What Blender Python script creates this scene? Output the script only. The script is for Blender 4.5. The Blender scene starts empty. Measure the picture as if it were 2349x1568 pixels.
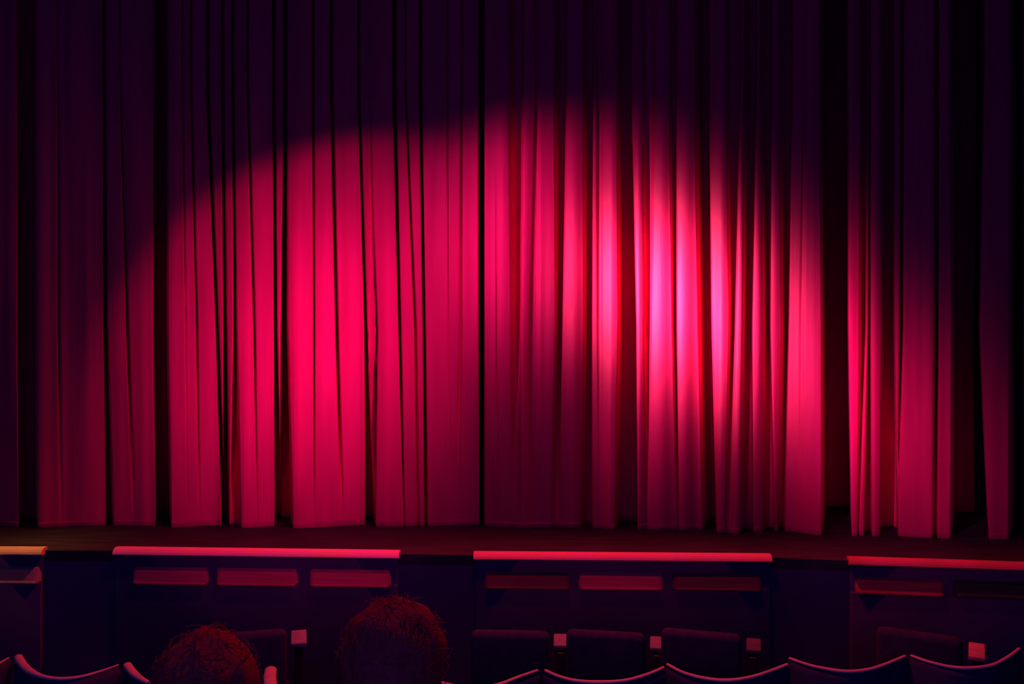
import bpy, bmesh, math, random
from mathutils import Vector, Matrix, Quaternion
from mathutils import noise as mnoise
random.seed(7)
scn = bpy.context.scene
COL = scn.collection
F = 2000.0; CX = 1174.5; CY = 784.0
CAMZ = 2.21
YAW = math.radians(3.0)
AX = Vector((-math.sin(YAW), math.cos(YAW), 0))
RX = Vector((math.cos(YAW), math.sin(YAW), 0))
STAGE_Z = 1.0

def at_depth(px, py, Z):
    return Vector((0, 0, CAMZ)) + (AX + RX*((px-CX)/F) + Vector((0, 0, 1))*((CY-py)/F))*Z
def on_z(px, py, z):
    return at_depth(px, py, F*(CAMZ-z)/(py-CY))

# ------------------------------------------------------------------ materials
def new_mat(name):
    m = bpy.data.materials.new(name); m.use_nodes = True
    nt = m.node_tree
    return m, nt, nt.nodes['Principled BSDF']
def mat_mottled(name, c1, c2, scale=8.0, rough=0.7, spec=0.3, bump=0.0, stretch=(1, 1, 1), bscale=None):
    m, nt, b = new_mat(name)
    N = nt.nodes; L = nt.links
    tc = N.new('ShaderNodeTexCoord'); mp = N.new('ShaderNodeMapping'); mp.inputs['Scale'].default_value = stretch
    nz = N.new('ShaderNodeTexNoise'); nz.inputs['Scale'].default_value = scale; nz.inputs['Detail'].default_value = 5
    cr = N.new('ShaderNodeValToRGB'); cr.color_ramp.elements[0].position = .35; cr.color_ramp.elements[1].position = .65
    cr.color_ramp.elements[0].color = (*c1, 1); cr.color_ramp.elements[1].color = (*c2, 1)
    L.new(tc.outputs['Object'], mp.inputs['Vector']); L.new(mp.outputs['Vector'], nz.inputs['Vector'])
    L.new(nz.outputs['Fac'], cr.inputs['Fac']); L.new(cr.outputs['Color'], b.inputs['Base Color'])
    b.inputs['Roughness'].default_value = rough; b.inputs['Specular IOR Level'].default_value = spec
    if bump:
        n2 = N.new('ShaderNodeTexNoise'); n2.inputs['Scale'].default_value = bscale or scale*6
        L.new(mp.outputs['Vector'], n2.inputs['Vector'])
        bp = N.new('ShaderNodeBump'); bp.inputs['Strength'].default_value = bump; bp.inputs['Distance'].default_value = .01
        L.new(n2.outputs['Fac'], bp.inputs['Height']); L.new(bp.outputs['Normal'], b.inputs['Normal'])
    return m

M_CURT = mat_mottled('red_velvet', (.64, .010, .072), (.78, .012, .088), 9, .62, .25, .12, (1, 1, .15), 60)
M_CURT.node_tree.nodes['Principled BSDF'].inputs['Sheen Weight'].default_value = .12
M_CURT.node_tree.nodes['Principled BSDF'].inputs['Sheen Roughness'].default_value = .4
M_CURT.node_tree.nodes['Principled BSDF'].inputs['Sheen Tint'].default_value = (1, .25, .5, 1)
M_HEM = mat_mottled('red_velvet_hem', (.5, .012, .075), (.62, .014, .085), 14, .75, .15, .1)
M_STAGE = mat_mottled('black_stage_boards', (.02, .018, .022), (.04, .033, .037), 3, .7, .2, .1, (1, 6, 1))
M_WALL = mat_mottled('dark_painted_wall', (.02, .02, .03), (.03, .025, .04), 2, .85, .1, .1)
M_FRONT = mat_mottled('dark_stage_front_paint', (.05, .03, .085), (.07, .04, .105), 2, .85, .1, .1)
M_FLOOR = mat_mottled('dark_carpet', (.10, .03, .07), (.13, .04, .09), 12, .95, .05, .2)
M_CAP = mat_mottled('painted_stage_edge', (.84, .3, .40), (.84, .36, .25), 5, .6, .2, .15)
M_CAPY = mat_mottled('painted_stage_edge_warm_lit', (.6, .5, .16), (.65, .55, .2), 5, .6, .2, .15)  # warm local light put into the colour of the same edge
M_CAPB = mat_mottled('painted_stage_edge_less_lit', (.58, .15, .26), (.58, .19, .14), 5, .6, .2, .15)  # darker copy of the edge: lower light level put into the colour
M_CAPC = mat_mottled('painted_stage_edge_least_lit', (.50, .10, .12), (.38, .10, .06), 5, .6, .2, .15)  # darkest copy of the edge, its light level lowered through the colour
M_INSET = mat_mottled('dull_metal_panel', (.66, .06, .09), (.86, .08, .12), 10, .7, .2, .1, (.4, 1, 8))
M_INSETY = mat_mottled('dull_metal_panel_warm_lit', (.24, .2, .1), (.3, .25, .13), 10, .7, .2, .1, (.4, 1, 8))  # panel copy with the warmer light at far left in its colour
M_SEAT = mat_mottled('navy_seat_fabric', (.03, .025, .055), (.045, .03, .07), 30, .9, .1, .2)
M_RIM = mat_mottled('seat_edge_piping', (.55, .34, .26), (.66, .4, .28), 20, .7, .15, .15)
M_PAD = mat_mottled('armrest_pad_lit_tone', (.42, .26, .3), (.52, .34, .36), 16, .75, .15, .15)
M_POST = mat_mottled('black_metal', (.015, .015, .02), (.022, .02, .026), 10, .5, .3)
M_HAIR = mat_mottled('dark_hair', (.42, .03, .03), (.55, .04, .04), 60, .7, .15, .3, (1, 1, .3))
M_SKIN = mat_mottled('skin', (.45, .28, .22), (.5, .31, .25), 20, .6, .3)
M_SHIRT = mat_mottled('dark_jumper', (.02, .02, .03), (.03, .028, .04), 40, .95, .05, .2)

# ------------------------------------------------------------------ helpers
def kids(o): return [c for c in bpy.data.objects if c.parent == o]
def obj(name, bm, mat, parent=None, smooth=True):
    me = bpy.data.meshes.new(name)
    bmesh.ops.recalc_face_normals(bm, faces=bm.faces)
    bm.to_mesh(me); bm.free()
    if smooth:
        for p in me.polygons: p.use_smooth = True
    me.materials.append(mat)
    o = bpy.data.objects.new(name, me); COL.objects.link(o)
    if parent:
        o.parent = parent; o.matrix_parent_inverse = Matrix.Translation(parent.location).inverted()
    return o
def tag(o, label, cat, group=None):
    o['label'] = label; o['category'] = cat
    if group: o['group'] = group
    return o
def thing(name, loc, label, cat, group=None):
    o = bpy.data.objects.new(name, None); COL.objects.link(o); o.location = loc; o.empty_display_size = .1
    return tag(o, label, cat, group)
def struct(name, bm, mat, smooth=False):
    o = obj(name, bm, mat, None, smooth); o['kind'] = 'structure'; return o
def add_box(bm, c, s, rot=None, bevel=0.0):
    r = bmesh.ops.create_cube(bm, size=1.0)
    vs = r['verts']
    for v in vs: v.co = Vector((v.co.x*s[0], v.co.y*s[1], v.co.z*s[2]))
    if bevel:
        es = list({e for v in vs for e in v.link_edges})
        rr = bmesh.ops.bevel(bm, geom=es, offset=bevel, segments=3, profile=.5, affect='EDGES')
        vs = list({v for f in rr['faces'] for v in f.verts} | {v for v in vs if v.is_valid})
    for v in vs:
        if rot: v.co = rot @ v.co
        v.co += Vector(c)
def add_sweep(bm, pts, radii, seg=10, squash=1.0, caps=True):
    rings = []
    n = len(pts)
    for i, p in enumerate(pts):
        t = (pts[min(i+1, n-1)]-pts[max(i-1, 0)]).normalized()
        up = Vector((0, 0, 1)) if abs(t.z) < .95 else Vector((0, 1, 0))
        s = t.cross(up).normalized(); u = s.cross(t).normalized()
        r = radii[i] if isinstance(radii, (list, tuple)) else radii
        rings.append([bm.verts.new(p+s*(math.cos(a)*r)+u*(math.sin(a)*r*squash)) for a in [2*math.pi*k/seg for k in range(seg)]])
    for a, b in zip(rings, rings[1:]):
        for k in range(seg): bm.faces.new((a[k], a[(k+1) % seg], b[(k+1) % seg], b[k]))
    if caps:
        for ring, p, d in ((rings[0], pts[0], pts[0]-pts[1]), (rings[-1], pts[-1], pts[-1]-pts[-2])):
            r = radii[0 if ring is rings[0] else -1] if isinstance(radii, (list, tuple)) else radii
            c = bm.verts.new(p+d.normalized()*r*.6)
            for k in range(seg): bm.faces.new((ring[k], ring[(k+1) % seg], c))
def add_ellipsoid(bm, c, r, u=24, v=16, rot=None):
    res = bmesh.ops.create_uvsphere(bm, u_segments=u, v_segments=v, radius=1.0)
    for q in res['verts']:
        p = Vector((q.co.x*r[0], q.co.y*r[1], q.co.z*r[2]))
        if rot: p = rot @ p
        q.co = p+Vector(c)
def interp(tab, x):
    if x <= tab[0][0]: return tab[0][1]
    for (a, fa), (b, fb) in zip(tab, tab[1:]):
        if x <= b: return fa+(fb-fa)*(x-a)/(b-a)
    return tab[-1][1]
def sstep(a, b, x):
    if b == a: return 1.0 if x >= a else 0.0
    t = min(1, max(0, (x-a)/(b-a))); return t*t*(3-2*t)
def spline(pts, n):
    out = []
    m = len(pts)
    for i in range(m-1):
        p0 = pts[max(i-1, 0)]; p1 = pts[i]; p2 = pts[i+1]; p3 = pts[min(i+2, m-1)]
        for k in range(n):
            t = k/n
            out.append(.5*((2*p1)+(p2-p0)*t+(2*p0-5*p1+4*p2-p3)*t*t+(-p0+3*p1-3*p2+p3)*t**3))
    out.append(pts[-1].copy())
    return out

# ------------------------------------------------------------------ camera
cam = bpy.data.cameras.new('camera'); co = bpy.data.objects.new('camera', cam); COL.objects.link(co)
cam.sensor_width = 36; cam.lens = F/2349*36; cam.clip_start = .05
co.location = (0, 0, CAMZ); co.rotation_euler = (math.radians(90), 0, YAW)
scn.camera = co

# ------------------------------------------------------------------ stage edge line
EDGE = [(-500, 1261.5), (0, 1262), (103, 1262.5), (265, 1262.5), (917, 1270.5), (1087, 1273.5), (1768, 1278.5), (1945, 1285.5), (2349, 1299), (2560, 1307)]
EP = [on_z(px, py, STAGE_Z) for px, py in EDGE]
BACKY = 6.75
def slab(poly, z0, z1):
    bm = bmesh.new()
    b = [bm.verts.new((p.x, p.y, z0)) for p in poly]; t = [bm.verts.new((p.x, p.y, z1)) for p in poly]
    bm.faces.new(b[::-1]); bm.faces.new(t)
    n = len(poly)
    for i in range(n): bm.faces.new((b[i], b[(i+1) % n], t[(i+1) % n], t[i]))
    return bm
inn = [p+Vector((0, .003, 0)) for p in EP]
xl, xr = inn[0].x, inn[-1].x
struct('stage_floor', slab(inn+[Vector((xr, BACKY, 0)), Vector((xl, BACKY, 0))], .94, STAGE_Z), M_STAGE)
inn2 = [p+Vector((0, .003, 0)) for p in EP]; inn3 = [p+Vector((0, .14, 0)) for p in EP]
struct('wall_stage_front', slab(inn2+inn3[::-1], 0, .94), M_FRONT)
fl = [Vector((xl, -1.2, 0)), Vector((xr, -1.2, 0)), Vector((xr, BACKY, 0)), Vector((xl, BACKY, 0))]
struct('floor', slab(fl, -.1, 0), M_FLOOR)
tier = [Vector((xl, -1.2, 0)), Vector((xr, -1.2, 0)), Vector((xr, 2.45, 0)), Vector((xl, 2.45, 0))]
struct('floor_tier', slab(tier, 0.0005, .33), M_FLOOR)
bm = bmesh.new(); add_box(bm, ((xl+xr)/2, BACKY+.05, 2.6), (xr-xl+.4, .1, 5.4)); struct('wall_back', bm, M_WALL)
bm = bmesh.new(); add_box(bm, (xl-.1, (BACKY-1.2)/2, 2.6), (.2, BACKY+1.2, 5.4)); struct('wall_left', bm, M_WALL)
bm = bmesh.new(); add_box(bm, (xr+.1, (BACKY-1.2)/2, 2.6), (.2, BACKY+1.2, 5.4)); struct('wall_right', bm, M_WALL)
bm = bmesh.new(); add_box(bm, ((xl+xr)/2, (BACKY-1.2)/2, 5.35), (xr-xl+.4, BACKY+1.2, .1)); struct('ceiling', bm, M_WALL)

# ------------------------------------------------------------------ curtains
HEM = [(-400, 1203), (0, 1207), (90, 1212), (245, 1205), (350, 1206), (395, 1210), (500, 1204), (560, 1211), (630, 1206), (675, 1212), (835, 1203),
       (860, 1207), (970, 1207), (1098, 1204), (1112, 1207), (1200, 1212), (1340, 1209), (1370, 1213), (1460, 1215), (1600, 1214), (1640, 1220),
       (1700, 1224), (1790, 1216), (1887, 1229), (1955, 1228), (2040, 1228), (2065, 1230), (2183, 1236), (2270, 1237), (2320, 1237), (2700, 1250)]
TOPC = [(-400, 1205), (300, 1206), (1000, 1206), (1500, 1212), (2300, 1236), (2700, 1248)]
def zdepth(px, v):   # v = 1 at hem, 0 at the top: the folds' hem waves fade out upwards
    h = sum(interp(HEM, px+d)*w for d, w in ((-9, .25), (0, .5), (9, .25)))
    w = .25+.75*sstep(.2, 1, v)
    y = h*w+interp(TOPC, px)*(1-w)
    return F*(CAMZ-STAGE_Z)/(y-CY)
# groove: ((L,R) at image rows 350, 750, 1190), (depth at those rows), left ramp px, right ramp px
G_L = [
 (((-120, -60), (-120, -60), (-125, -70)), (.3, .3, .3), 14, 6),
 (((38, 84), (38, 84), (42, 88)), (.3, .3, .3), 12, 8),
 (((130, 138), (131, 139), (136, 146)), (.03, .04, .0), 4, 4),
 (((235, 245), (236, 248), (242, 262)), (.2, .22, .22), 4, 9),
 (((278, 283), (288, 297), (304, 312)), (.06, .1, .0), 3, 4),
 (((351, 386), (350, 386), (356, 393)), (.5, .5, .5), 5, 7),
 (((418, 423), (424, 428), (428, 432)), (.03, .03, .0), 2, 2),
 (((439, 445), (449, 455), (456, 460)), (.08, .09, .0), 2, 3),
 (((478, 487), (494, 503), (507, 519)), (.2, .25, .3), 3, 4),
 (((508, 517), (511, 522), (512, 527)), (.2, .25, .3), 3, 4),
 (((532, 540), (535, 544), (526, 554)), (.2, .22, .1), 3, 7),
 (((569, 576), (580, 587), (588, 592)), (.12, .1, .0), 3, 3),
 (((625, 634), (627.5, 637), (629, 648)), (.3, .3, .4), 3, 4),
 (((648, 660), (643, 661), (640, 672)), (.35, .4, .35), 4, 6),
 (((716, 722), (718, 723), (718, 722)), (.15, .13, .0), 2, 2),
 (((759, 769), (768, 777), (780, 790)), (.16, .15, .0), 3, 5),
 (((824, 831), (835, 843), (836, 861)), (.25, .28, .3), 3, 5),
 (((847, 853), (844, 866), (842, 862)), (.03, .035, .12), 4, 5),
 (((848, 850), (862, 867), (856, 862)), (.0, .07, .1), 2, 3),
 (((903, 913), (913, 921), (924, 929)), (.22, .2, .03), 3, 4),
 (((934, 939), (949, 957), (954, 962)), (.1, .07, .03), 2, 4),
 (((963, 971), (969, 977), (972, 982)), (.25, .25, .08), 3, 4),
 (((1025, 1029), (1028, 1031), (1030, 1033)), (.04, .02, .0), 2, 2),
 (((1055, 1063), (1053, 1062), (1040, 1055)), (.035, .03, .0), 4, 4),
 (((1097, 1130), (1097, 1130), (1098, 1130)), (.4, .4, .4), 6, 0),
]
G_R = [
 (((1090, 1112.5), (1090, 1112.5), (1090, 1112)), (.4, .4, .4), 0, 5),
 (((1166, 1200), (1170, 1197), (1170, 1195)), (.10, .09, .0), 24, 5),
 (((1136, 1142), (1136, 1142), (1136, 1142)), (.0, .025, .0), 4, 4),
 (((1222, 1240), (1212, 1240), (1212, 1240)), (.02, .015, .0), 9, 9),
 (((1270, 1299), (1273, 1292), (1262, 1285)), (.14, .13, .03), 17, 5),
 (((1336, 1362), (1338, 1360), (1330, 1360)), (.12, .14, .12), 18, 4),
 (((1367, 1384), (1368, 1384), (1370, 1384)), (.02, .015, .0), 6, 10),
 (((1415, 1453), (1417, 1461), (1410, 1464)), (.24, .34, .28), 14, 4),
 (((1474, 1503), (1475, 1496), (1478, 1492)), (.04, .05, .01), 9, 14),
 (((1536, 1554), (1541, 1554), (1552, 1560)), (.09, .1, .02), 8, 5),
 (((1594, 1630), (1600, 1634), (1610, 1645)), (.26, .3, .32), 20, 5),
 (((1666, 1698), (1672, 1688), (1661, 1674)), (.13, .14, .02), 12, 6),
 (((1705, 1735), (1702, 1727), (1694, 1730)), (.17, .2, .14), 14, 5),
 (((1744, 1771), (1750, 1769), (1748, 1779)), (.14, .18, .14), 14, 5),
 (((1787, 1817), (1792, 1811), (1783, 1802)), (.15, .2, .12), 14, 5),
 (((1838, 1850), (1832, 1846), (1830, 1840)), (.012, .008, .0), 6, 6),
 (((1880, 1946), (1884, 1947), (1884, 1954)), (1.0, 1.05, 1.0), 14, 6),
 (((1971, 1990), (1970, 1988), (1966, 1972)), (.15, .17, .06), 8, 4),
 (((1991, 1998), (1990, 1998), (1982, 2001)), (.1, .16, .16), 4, 4),
 (((2020, 2052), (2021, 2053), (2018, 2061)), (.25, .32, .28), 8, 5),
 (((2064, 2074), (2063, 2073), (2055, 2060)), (.12, .16, .0), 4, 4),
 (((2141, 2155), (2141, 2155), (2137, 2152)), (.16, .2, .1), 7, 5),
 (((2178, 2256), (2182, 2249), (2180, 2268)), (.8, .85, .85), 14, 6),
 (((2314, 2350), (2314, 2352), (2312, 2356)), (.3, .32, .32), 12, 8),
 (((2420, 2450), (2420, 2450), (2420, 2450)), (.2, .2, .2), 10, 6),
]
# soft rounded ridges on the right hand curtain: (px at rows 350,750,1190), height, sigma
R_R = [((1155, 1153, 1150), .022, 12), ((1207, 1203, 1200), .018, 9), ((1318, 1316, 1314), .02, 14), ((1403, 1404, 1400), .02, 10),
       ((1466, 1467, 1467), .014, 6), ((1520, 1518, 1516), .03, 15), ((1572, 1570, 1572), .028, 14), ((1655, 1655, 1650), .03, 12),
       ((1700, 1697, 1690), .02, 8), ((1740, 1738, 1738), .026, 10), ((1780, 1780, 1778), .022, 10), ((1862, 1856, 1850), .012, 18),
       ((1955, 1955, 1961), .02, 12), ((2010, 2010, 2008), .02, 10)]
R_L = [((300, 320, 325), .01, 18), ((680, 690, 700), .008, 22), ((740, 745, 750), .008, 16), ((800, 806, 808), .008, 18), ((880, 886, 890), .012, 16)]
def row3(t, y):
    if y < 750: return t[0]+(t[1]-t[0])*(y-350)/400 if y > 200 else t[0]+(t[1]-t[0])*(-150)/400
    return t[1]+(t[2]-t[1])*min(1.05, (y-750)/440)
def curtain_depth(px, y, grooves, ridges):
    d = 0.0
    for lr, dep, rl, rr in grooves:
        Lp = row3([q[0] for q in lr], y); Rp = row3([q[1] for q in lr], y)
        if px < Lp-2 or px > Rp+2: continue
        dd = max(0, row3(dep, max(y, 350)))
        if dd <= 0: continue
        w = Rp-Lp
        a = min(rl, w*.6); b = min(rr, w*.4)
        s = sstep(Lp, Lp+a, px)*(1-sstep(Rp-b, Rp, px))
        d = max(d, dd*s)
    for xs, h, sg in ridges:
        c = row3(xs, y)
        d -= h*math.exp(-((px-c)/sg)**2/2)
    n = mnoise.noise(Vector((px/46.0, y/900.0, 3.3)))*.012+mnoise.noise(Vector((px/17.0, y/700.0, 9.3)))*.004
    return d-n
ZTOP = 5.25
def make_curtain(px0, px1, grooves, ridges, label, seed):
    step = 1.6
    nc = int((px1-px0)/step)
    # rows: image rows, dense near the hem
    ys = [-520+i*(1180+520)/64 for i in range(65)]+[1199]
    mid = at_depth((px0+px1)/2, 1208, 5.75)
    root = thing('stage_curtain', (mid.x, mid.y, STAGE_Z), label, 'curtain', 'pair of red stage curtains')
    bm = bmesh.new(); hb = bmesh.new()
    grid = []; hgrid = []
    HS = [(.040, .001), (.038, .003), (.028, .004), (.014, .004), (.006, .003), (.001, .001)]
    for i in range(nc+1):
        px = px0+(px1-px0)*i/nc
        colv = []
        for y in ys:
            v = min(1, max(0, (y-250)/950))
            Z = zdepth(px, v)+curtain_depth(px, y, grooves, ridges)
            z = CAMZ-(y-CY)/F*5.7
            z = STAGE_Z+.039 if y > 1190 else max(STAGE_Z+.06, min(ZTOP, z))
            p = at_depth(px, CY, Z); p.z = z
            colv.append(bm.verts.new(p))
        grid.append(colv)
        Z = zdepth(px, 1)+curtain_depth(px, 1190, grooves, ridges)
        hc = []
        for zz, off in HS:
            p = at_depth(px, CY, Z-off); p.z = STAGE_Z+zz
            hc.append(hb.verts.new(p))
        hgrid.append(hc)
    for g, b in ((grid, bm), (hgrid, hb)):
        for a, c in zip(g, g[1:]):
            for k in range(len(a)-1): b.faces.new((a[k], c[k], c[k+1], a[k+1]))
    obj('drape', bm, M_CURT, root); obj('hem', hb, M_HEM, root)
    return root
make_curtain(-330, 1106, G_L, R_L, 'left red velvet stage curtain hanging in flat pleats to the stage floor', 1)
make_curtain(1106.8, 2560, G_R, R_R, 'right red velvet stage curtain with the bright pink hot spot on its rounded folds', 2)

# ------------------------------------------------------------------ stage edge units
def edge_unit(pL, pR, panels, label, cap=M_CAP, part='inset_panel'):
    A = on_z(pL[0], pL[1], STAGE_Z); B = on_z(pR[0], pR[1], STAGE_Z)
    d = (B-A); ln = d.length; d.normalize(); n = Vector((d.y, -d.x, 0))  # n towards the audience
    ang = math.atan2(d.y, d.x); rot = Matrix.Rotation(ang, 3, 'Z')
    mid = (A+B)/2
    root = thing('stage_edge_unit', (mid.x, mid.y, 0), label, 'stage edge', 'segments along the stage edge')
    bm = bmesh.new()
    pr = [(-.03, .017), (.004, .019), (.022, .012), (.034, 0), (.040, -.012), (.036, -.019), (.026, -.021), (-.03, -.02)]
    ra, rb = ([bm.verts.new(e+n*q+Vector((0, 0, z+.001))) for q, z in pr] for e in (A, B))
    for k in range(8): bm.faces.new((ra[k], rb[k], rb[(k+1) % 8], ra[(k+1) % 8]))
    bm.faces.new(ra); bm.faces.new(rb[::-1])
    obj('capping_rail', bm, cap, root, False)
    bm = bmesh.new(); c = mid+n*.006; add_box(bm, (c.x, c.y, .4895), (ln-.02, .008, .975), rot, .002); add_box(bm, ((c+n*.010).x, (c+n*.010).y, .415), (ln-.02, .022, .83), rot, .004); obj('fascia_board', bm, M_FRONT, root)
    for (x0, x1, bright) in panels:
        # panel plate tilted back so that its face looks up, under the capping
        ya = pL[1]+(pR[1]-pL[1])*((x0+x1)/2-pL[0])/(pR[0]-pL[0])
        t0 = (at_depth(x0, 1300, mid.dot(AX))-A).dot(d); t1 = (at_depth(x1, 1300, mid.dot(AX))-A).dot(d)
        Z = (A+d*((t0+t1)/2)).dot(AX)
        zt = CAMZ-(ya+34-CY)*Z/F; zb = CAMZ-(ya+72-CY)*Z/F
        bm = bmesh.new()
        m_ = 5
        prof = [(-.004, zt), (.006, zt-.004), (.022, zt-(zt-zb)*.4), (.040, zb+.014), (.046, zb+.006), (.042, zb), (-.004, zb)]
        nt_ = 26
        rings = []
        for k in range(nt_+1):
            t = t0+(t1-t0)*k/nt_
            e = min(t-t0, t1-t)
            f = sstep(0, .012, e+.002)
            rings.append([bm.verts.new(A+d*t+n*(.004+q*f)+Vector((0, 0, z-STAGE_Z))) for q, z in prof])
        for a, b in zip(rings, rings[1:]):
            for k in range(len(prof)-1): bm.faces.new((a[k], b[k], b[k+1], a[k+1]))
        bm.faces.new(rings[0]); bm.faces.new(rings[-1][::-1])
        obj(part, bm, bright, root)
    return root
M_IN2 = mat_mottled('dull_metal_panel_dim_lit', (.2, .03, .04), (.28, .04, .055), 10, .7, .2, .1, (.4, 1, 8))  # same panel, dimmer light put into its colour
M_IN3 = mat_mottled('dull_metal_panel_unlit', (.02, .016, .02), (.035, .028, .03), 10, .7, .2, .1, (.4, 1, 8))  # same panel, full shade put into its colour
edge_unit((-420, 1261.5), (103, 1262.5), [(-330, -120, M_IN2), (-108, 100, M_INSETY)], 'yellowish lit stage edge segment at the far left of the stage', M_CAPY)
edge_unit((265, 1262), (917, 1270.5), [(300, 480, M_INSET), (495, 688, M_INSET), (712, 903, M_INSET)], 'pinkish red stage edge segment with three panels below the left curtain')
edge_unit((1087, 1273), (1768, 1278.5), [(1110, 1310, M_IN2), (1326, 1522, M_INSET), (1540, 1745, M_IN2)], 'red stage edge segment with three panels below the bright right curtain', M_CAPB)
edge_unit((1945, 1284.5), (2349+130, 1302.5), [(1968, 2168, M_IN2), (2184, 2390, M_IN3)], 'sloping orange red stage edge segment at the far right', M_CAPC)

# ------------------------------------------------------------------ tub seats
RIMZ = .91
def tub_seat(pix, radii, label, rimz=RIMZ, floor=0.0, world=None, mat=M_RIM, group='tub seats in the near row'):
    pts = world or [on_z(x, y, rimz) for x, y in pix]
    for p in pts: p.z = rimz
    cv = spline(pts, 8)
    n = len(cv)
    rad = [interp(radii, i/(n-1)) for i in range(n)]
    c = (cv[0]+cv[-1])/2
    low = min(cv, key=lambda p: p.y)
    base = Vector((c.x, (c.y+low.y)/2+.06, floor))
    root = thing('tub_seat', base, label, 'seat', group)
    bm = bmesh.new(); add_sweep(bm, cv, rad, 12, .75); obj('piping', bm, mat, root)
    # curved backrest shell under the piping
    bm = bmesh.new(); zt = rimz-.004; zb = floor+.36; rings = []
    ctr = Vector((c.x, c.y, 0))
    for i, p in enumerate(cv):
        o = Vector((p.x, p.y, 0)); t = (cv[min(i+1, n-1)]-cv[max(i-1, 0)]); nr = Vector((t.y, -t.x, 0)).normalized()
        if (o-ctr).dot(nr) < 0: nr = -nr
        w = .022
        q = [(o+nr*.004, zt), (o+nr*.016, zt-.03), (o+nr*w-(o-ctr)*.06, zt-.25), (o-(o-ctr)*.14+nr*.016, zb), (o-(o-ctr)*.14-nr*w, zb), (o-nr*w-(o-ctr)*.06, zt-.25), (o-nr*.02, zt-.04), (o-nr*.006, zt)]
        rings.append([bm.verts.new((a.x, a.y, z)) for a, z in q])
    for a, b in zip(rings, rings[1:]):
        for k in range(8): bm.faces.new((a[k], b[k], b[(k+1) % 8], a[(k+1) % 8]))
    bm.faces.new(rings[0]); bm.faces.new(rings[-1][::-1])
    obj('backrest', bm, M_SEAT, root)
    # cushion
    bm = bmesh.new()
    wid = (cv[-1]-cv[0]).length
    ang = math.atan2(cv[-1].y-cv[0].y, cv[-1].x-cv[0].x); rot = Matrix.Rotation(ang, 3, 'Z')
    fw = rot @ Vector((0, 1, 0))
    cc = base+fw*.10
    add_box(bm, (cc.x, cc.y, floor+.405), (wid*.74, .40, .10), rot, .03); obj('cushion', bm, M_SEAT, root)
    bm = bmesh.new()
    add_box(bm, (cc.x, cc.y, floor+.19), (.07, .22, .36), rot, .01); add_box(bm, (cc.x, cc.y, floor+.01), (.22, .3, .02), rot, .004)
    obj('pedestal', bm, M_POST, root)
    return root
thin = [(0, .007), (.5, .0095), (1, .007)]
leftw = [(0, .017), (.18, .016), (.38, .009), (.7, .0075), (1, .004)]
tub_seat([(-232, 1500), (-200, 1530), (-140, 1550), (-75, 1546), (-22, 1530), (20, 1508)], leftw, 'tub seat cut off by the left edge, only its rim tip in view')
tub_seat([(42, 1507), (60, 1532), (92, 1549), (135, 1556), (182, 1552), (230, 1539), (272, 1524)], leftw, 'tub seat with thick lit left wing and whole curved rim at bottom left')
tub_seat([(292, 1525), (308, 1545), (332, 1561), (375, 1576), (420, 1579), (475, 1568), (520, 1552)], leftw, 'tub seat half hidden by the head with the lower, pointed crown')
tub_seat([(621, 1537), (619, 1556), (622, 1574), (636, 1592), (670, 1606), (705, 1602), (735, 1584)], [(0, .024), (.3, .026), (.5, .012), (1, .006)], 'tub seat showing only a stubby upright red wing between the two heads')
tub_seat([(818, 1562), (833, 1577), (862, 1592), (900, 1597), (945, 1588), (976, 1566)], [(0, .011), (.3, .01), (1, .005)], 'tub seat mostly hidden below the larger round head')
tub_seat([(990, 1557), (1012, 1565), (1050, 1574), (1095, 1578), (1145, 1569), (1190, 1552), (1233, 1537)], thin, 'tub seat just right of the larger head, its rim dipping below the picture')
tub_seat([(1251, 1537), (1280, 1550), (1320, 1560.5), (1375, 1564), (1435, 1560), (1488, 1545), (1522, 1530)], thin, 'tub seat with curved rim below the first two small squares of the three')
tub_seat([(1531, 1523), (1565, 1541), (1610, 1554), (1665, 1560), (1720, 1553), (1768, 1538), (1806, 1523)], thin, 'tub seat with curved rim below the dimmest small square')
tub_seat([(1811, 1509), (1850, 1523), (1890, 1532.5), (1941, 1539.5), (1992, 1535), (2033, 1522), (2076, 1504)], thin, 'tub seat second from the right edge, no square above its rim')
tub_seat([(2090, 1503), (2130, 1517), (2179, 1528.5), (2225, 1531.5), (2275, 1525), (2313, 1506), (2338, 1487)], thin, 'tub seat at the far right, its rim passing under the large red square')

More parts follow.
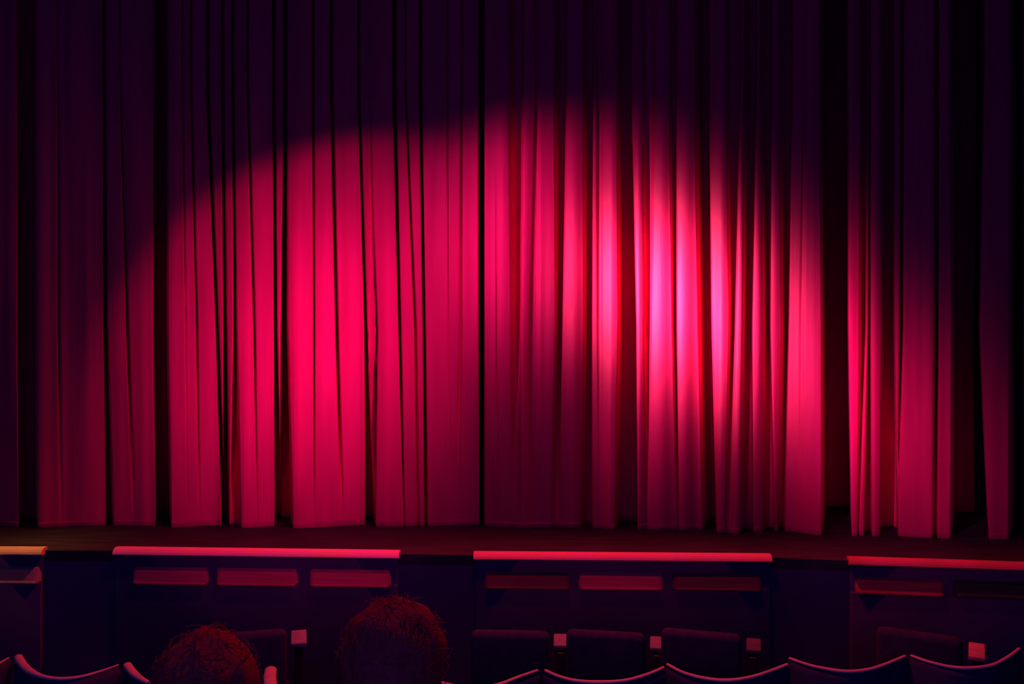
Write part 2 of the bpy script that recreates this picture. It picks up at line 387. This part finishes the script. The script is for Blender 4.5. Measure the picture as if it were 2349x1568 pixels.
# ------------------------------------------------------------------ front row seats with lit armrests
ARMZ = .725
def front_seat(px, y0, y1, w, pitch, label, bright=1.0):
    Za = F*(CAMZ-ARMZ)/(y0-CY); Zb = F*(CAMZ-ARMZ)/(y1-CY)
    arm = at_depth(px, CY, (Za+Zb)/2); dl = Za-Zb; wd = w*(Za+Zb)/2/F
    rot = Matrix.Rotation(math.atan2(arm.y, arm.x)-math.pi/2, 3, 'Z')
    def P(dx, dy, z):
        v = rot @ Vector((dx, dy, 0)); return (arm.x+v.x, arm.y+v.y, z)
    bx = P(-pitch/2, -.02, 0)
    root = thing('front_row_seat', bx, label, 'seat', 'front row seats')
    bm = bmesh.new(); add_box(bm, P(-pitch/2, -.26, .62), (pitch-.11, .07, .46), rot, .03); obj('backrest', bm, M_SEAT, root)
    bm = bmesh.new(); add_box(bm, P(-pitch/2, 0, .40), (pitch-.10, .44, .1), rot, .03); obj('seat', bm, M_SEAT, root)
    bm = bmesh.new(); add_box(bm, P(-pitch/2, -.02, .18), (.08, .25, .35), rot, .01); add_box(bm, P(-pitch/2, -.02, .01), (.3, .3, .02), rot, .004); obj('pedestal', bm, M_POST, root)
    bm = bmesh.new(); add_box(bm, P(0, -.015, .345), (wd*.55, .16, .69), rot, .006); obj('armrest_post', bm, M_POST, root)
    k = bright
    pm = mat_mottled('armrest_pad_red_lit_tone', (.36, .2, .18), (.46, .26, .22), 16, .75, .15, .15) if k > 1 else mat_mottled('armrest_pad_lit_tone', (.2*k, .24*k, .26*k), (.27*k, .3*k, .3*k), 16, .75, .15, .15)  # strength and tint of the light on each pad are in its colour
    bm = bmesh.new(); add_box(bm, P(0, 0, ARMZ-.0125), (wd, dl, .025), rot, .006); o = obj('armrest_pad', bm, pm, root)
    o['label'] = 'square armrest pad catching red light'
PT = .48
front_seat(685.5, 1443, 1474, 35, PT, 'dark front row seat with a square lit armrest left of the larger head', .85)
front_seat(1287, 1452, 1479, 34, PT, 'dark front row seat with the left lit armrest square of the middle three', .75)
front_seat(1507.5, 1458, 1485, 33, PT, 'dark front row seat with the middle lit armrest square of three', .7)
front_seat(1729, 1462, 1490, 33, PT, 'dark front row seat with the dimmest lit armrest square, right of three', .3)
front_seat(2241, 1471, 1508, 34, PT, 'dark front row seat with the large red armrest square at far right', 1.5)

# ------------------------------------------------------------------ spectators seen from behind
def capsule(bm, a, b, ra, rb, n=7, seg=14):
    a = Vector(a); b = Vector(b)
    pts = [a.lerp(b, i/n) for i in range(n+1)]
    add_sweep(bm, pts, [ra+(rb-ra)*i/n for i in range(n+1)], seg)
    add_ellipsoid(bm, a, (ra, ra, ra), 14, 8); add_ellipsoid(bm, b, (rb, rb, rb), 14, 8)
def person(px, py, Z, floor, label, hair_r, bushy, fm):
    h = at_depth(px, py, Z)          # centre of the hair mass
    hx, hy = h.x, h.y
    seat = floor+.43
    hz = h.z-.015                    # head centre
    sh = hz-.25                      # shoulder height
    bm = bmesh.new()
    add_ellipsoid(bm, (hx, hy+.012, hz), (.076, .096, .112))                    # skull
    add_ellipsoid(bm, (hx, hy+.05, hz-.06), (.058, .058, .062))                 # jaw
    add_ellipsoid(bm, (hx, hy+.112, hz-.02), (.013, .02, .024), 12, 8)         # nose
    for s in (-1, 1):
        add_ellipsoid(bm, (hx+s*.078, hy+.005, hz-.01), (.011, .02, .032), 12, 8)   # ears
        add_ellipsoid(bm, (hx+s*.031, hy+.088, hz+.012), (.017, .012, .011), 12, 8)  # eyes
    add_ellipsoid(bm, (hx, hy+.1, hz-.062), (.026, .011, .011), 12, 8)         # lips
    capsule(bm, (hx, hy-.005, hz-.06), (hx, hy-.03, sh), .05, .058)
    capsule(bm, (hx-.13, hy-.035, sh-.03), (hx+.13, hy-.035, sh-.03), .058, .058)
    for t in range(6):
        z = sh-.06+(seat+.11-sh+.06)*t/5
        w = (.165, .17, .16, .145, .155, .17)[t]
        add_ellipsoid(bm, (hx, hy-.03, z), (w, .11, .1))
    for s in (-1, 1):
        S = Vector((hx+s*.15, hy-.03, sh-.045)); E = Vector((hx+s*.165, hy+.08, seat+.27)); W = Vector((hx+s*.12, hy+.27, seat+.19))
        capsule(bm, S, E, .05, .04); capsule(bm, E, W, .04, .026)
        Hc = W+Vector((-s*.02, .06, -.015)); add_ellipsoid(bm, Hc, (.038, .05, .017), 14, 8)
        for k, ln in enumerate((.062, .07, .066, .052)):                    # four fingers, knuckle bends
            r0 = Hc+Vector((s*(.027-.018*k), .042, 0)); r1 = r0+Vector((0, ln*.5, -.004)); r2 = r1+Vector((0, ln*.4, -.02))
            capsule(bm, r0, r1, .0085, .008, 3, 8); capsule(bm, r1, r2, .008, .007, 3, 8)
        t0 = Hc+Vector((-s*.03, -.01, 0)); t1 = t0+Vector((-s*.022, .03, -.004)); t2 = t1+Vector((-s*.004, .025, -.008))
        capsule(bm, t0, t1, .01, .009, 3, 8); capsule(bm, t1, t2, .009, .008, 3, 8)
        Hp = Vector((hx+s*.09, hy-.01, seat+.09)); K = Vector((hx+s*.11, hy+.40, seat+.085)); A = Vector((hx+s*.11, hy+.40, floor+.085))
        capsule(bm, Hp, K, .085, .06); capsule(bm, K, A, .057, .04)
        capsule(bm, A+Vector((0, -.02, -.045)), A+Vector((0, .15, -.055)), .04, .03)
    me = bpy.data.meshes.new('person_raw'); bm.to_mesh(me); bm.free()
    tmp = bpy.data.objects.new('person_raw', me); COL.objects.link(tmp)
    r = tmp.modifiers.new('r', 'REMESH'); r.mode = 'VOXEL'; r.voxel_size = .008; r.use_smooth_shade = True
    sm = tmp.modifiers.new('s', 'SMOOTH'); sm.iterations = 4; sm.factor = .5
    dg = bpy.context.evaluated_depsgraph_get()
    m2 = bpy.data.meshes.new_from_object(tmp.evaluated_get(dg))
    bpy.data.objects.remove(tmp)
    for p in m2.polygons: p.use_smooth = True
    m2.materials.clear(); m2.materials.append(M_SKIN); m2.materials.append(M_SHIRT)
    for p in m2.polygons:
        c = p.center
        hand = (c-Vector((hx, hy, 0))).y > .26 and seat+.13 < c.z < seat+.25 and abs(c.x-hx) < .2
        p.material_index = 0 if (c.z > sh+.03 or hand) else 1
    o = bpy.data.objects.new('person', m2); COL.objects.link(o)
    tag(o, label, 'person', 'spectators seen from behind')
    # hair: a noisy cap with loose strands, open at the face
    hb = bmesh.new()
    res = bmesh.ops.create_uvsphere(hb, u_segments=64, v_segments=40, radius=1.0)
    for v in res['verts']:
        d = v.co.normalized()
        nn = mnoise.fractal(d*3.1+Vector((px, 0, 0)), 1.0, 2.0, 4)*bushy
        nn += mnoise.noise(Vector((d.x*22, d.y*22, d.z*5)))*bushy*.25
        k = 1+nn
        face = sstep(.35, .8, d.y)*sstep(.35, -.1, d.z)
        k *= 1-.3*face
        prof = fm(d)
        v.co = Vector((d.x*hair_r[0]*k*prof, d.y*hair_r[1]*k-.012, d.z*hair_r[2]*k))+h
    for i in range(300):
        d = Vector((random.gauss(0, 1), random.gauss(-.4, 1), random.gauss(.35, 1))).normalized()
        if d.y > .6: continue
        k = .97; pr = fm(d)
        p0 = Vector((d.x*hair_r[0]*k*pr, d.y*hair_r[1]*k-.012, d.z*hair_r[2]*k))+h
        t = Vector((random.uniform(-1, 1), random.uniform(-1, 1), random.uniform(-1, .6)))
        t = (t-d*t.dot(d)).normalized()
        L_ = random.uniform(.02, .06)
        pts = [p0, p0+d*.008*(1+bushy*4)+t*L_*.45, p0+d*.008+t*L_]
        add_sweep(hb, pts, [.0011, .0011, .0006], 4, 1, False)
    obj('hair', hb, M_HAIR, o)['label'] = 'dark tousled hair'
    return o
person(476, 1577, 2.0, .25, 'person with a lower pointed crown of dark hair at bottom left, seen from behind', (.118, .125, .136), .07,
       lambda d: 1-.16*sstep(.45, 1, d.z))
person(905, 1500, 2.0, .33, 'person with a larger round head of bushy dark hair near bottom centre', (.119, .125, .13), .06, lambda d: 1.0)

# ------------------------------------------------------------------ lights
SIGN = (1, 1)
import numpy as np
def surf(x, y):
    z = zdepth(x, .5); q = at_depth(x, CY, z); q.z = CAMZ-(y-CY)/F*z; return q
def beam(name, loc, px, py, sx, sy, rot_deg, power, color, aperture=None, target=None, size=.03, spread=70):
    """a stage lantern or added fill lamp with a soft elliptical pool; sizes are those of the pool where it falls"""
    l = bpy.data.lights.new(name, 'SPOT'); o = bpy.data.objects.new(name, l); COL.objects.link(o)
    o.location = loc
    T = Vector(target) if target else surf(px, py)
    q = (T-Vector(loc)).to_track_quat('-Z', 'Y'); o.rotation_mode = 'QUATERNION'; o.rotation_quaternion = q
    qi = q.inverted()
    def uv(P):
        w = qi @ (P-Vector(loc)); return (w.x/-w.z, w.y/-w.z)
    c, s = math.cos(math.radians(rot_deg)), math.sin(math.radians(rot_deg))
    def fit(samples):
        A = []; B = []; W = []
        for P, val, wt in samples:
            u, v = uv(P); A.append([u*u, u*v, v*v, u, v, 1]); B.append(val); W.append(wt)
        A = np.array(A); B = np.array(B); W = np.array(W)
        return [float(k) for k in np.linalg.lstsq(A*W[:, None], B*W, rcond=None)[0]]
    sam = []
    for i in range(-10, 11):
        for k in range(-10, 11):
            a, b = i*.25, k*.25
            if target: P = T+Vector((a*sx, b*sy, 0))
            else: P = surf(px+a*sx*c-b*sy*s, py+a*sx*s+b*sy*c)
            r2 = a*a+b*b
            if r2 < 6.5: sam.append((P, r2, 1/(.6+r2)))
    kg = fit(sam)
    l.energy = power; l.color = (1, 1, 1); l.shadow_soft_size = size
    l.spot_size = math.radians(min(175, spread*2)); l.spot_blend = .3
    l.use_nodes = True
    nt = l.node_tree; N = nt.nodes; Lk = nt.links
    em = N['Emission']; em.inputs['Color'].default_value = (*color, 1)
    tc = N.new('ShaderNodeTexCoord'); sp = N.new('ShaderNodeSeparateXYZ'); Lk.new(tc.outputs['Normal'], sp.inputs[0])
    def M(op, a, b=None):
        n = N.new('ShaderNodeMath'); n.operation = op
        for i, x in enumerate((a, b)):
            if x is None: continue
            if isinstance(x, (int, float)): n.inputs[i].default_value = x
            else: Lk.new(x, n.inputs[i])
        return n.outputs[0]
    az = M('MAXIMUM', M('ABSOLUTE', sp.outputs['Z']), .001)
    u = M('MULTIPLY', M('DIVIDE', sp.outputs['X'], az), float(SIGN[0])); v = M('MULTIPLY', M('DIVIDE', sp.outputs['Y'], az), float(SIGN[1]))
    def quad(k):
        t = M('MULTIPLY', M('MULTIPLY', u, u), k[0])
        for term, kk in ((M('MULTIPLY', u, v), k[1]), (M('MULTIPLY', v, v), k[2]), (u, k[3]), (v, k[4])):
            t = M('ADD', t, M('MULTIPLY', term, kk))
        return M('MAXIMUM', M('ADD', t, k[5]), 0.0)
    g = M('EXPONENT', M('MULTIPLY', quad(kg), -.5))
    if aperture:
        ax, ay, arx, ary, s0, s1 = aperture
        sam = []
        for i in range(60):
            th = 2*math.pi*i/60
            for r in (.7, .85, 1, 1.15):
                sam.append((surf(ax+arx*r*math.cos(th), ay+ary*r*math.sin(th)), r*r, 2.5 if math.sin(th) < -.2 and r > .8 else .3))
        mr = N.new('ShaderNodeMapRange'); mr.interpolation_type = 'SMOOTHSTEP'
        mr.inputs['From Min'].default_value = s0; mr.inputs['From Max'].default_value = s1
        mr.inputs['To Min'].default_value = 1; mr.inputs['To Max'].default_value = 0
        Lk.new(quad(fit(sam)), mr.inputs['Value'])
        g = M('MULTIPLY', g, mr.outputs['Result'])
    Lk.new(g, em.inputs['Strength'])
    return o
LR = (2.0, .6, 3.4); LL = (-2.9, 2.6, 3.2)
LM = (-1.0, 1.1, 3.4)
TOPCUT = (1400, 760, 780, 565, .62, 1.04)
beam('lantern_left_pool', LR, 690, 785, 202, 242, 19, 2350, (1, .02, .62), (900, 1000, 750, 712, .85, 1.04))
beam('lantern_hot_spot', LL, 1575, 695, 145, 105, 32, 7800, (1, .52, .76))
beam('added_fill_hot_tail', LL, 1535, 900, 95, 130, 20, 600, (1, .1, .75))  # added lamp, stretches the hot spot's pool downwards
beam('lantern_upper', LL, 1235, 560, 165, 160, 0, 850, (1, .08, .75), TOPCUT)
beam('lantern_lower_right', LM, 1970, 945, 205, 130, 45, 1080, (1, .06, .7))
beam('added_fill_right_fold', LM, 1963, 880, 22, 170, 0, 1500, (1, .08, .7))  # added narrow lamp, brightens this one fold only
beam('added_fill_top_wash', LL, 1480, 430, 260, 110, 0, 80, (1, .1, .8), TOPCUT)  # added weak lamp, tops up the faint glow above the hot spot
beam('added_fill_red_edge', (-.1, 5.05, 5.0), 0, 0, 3.0, .45, 0, 800, (1, .03, .085), target=(-1.5, 4.75, .95), size=.08)  # added lamp, stands in for curtain bounce and spill on the stage edge
beam('added_fill_red_seats', (-.1, 4.0, 5.0), 0, 0, 3.4, 1.0, 0, 420, (1, .05, .12), target=(.1, 3.3, .9), size=.08)  # added lamp, lifts rims, armrests, panels and heads with red light
beam('lantern_warm_left', (-3.2, 4.9, 3.2), 0, 0, .3, .3, 0, 85, (1, .5, .12), target=(-3.15, 5.0, .96), size=.03)

w = bpy.data.worlds.new('world'); scn.world = w; w.use_nodes = True
w.node_tree.nodes['Background'].inputs['Color'].default_value = (.031, .045, .56, 1)
w.node_tree.nodes['Background'].inputs['Strength'].default_value = 1
scn.view_settings.view_transform = 'Standard'; scn.view_settings.look = 'None'
scn.view_settings.exposure = 0; scn.view_settings.gamma = 1
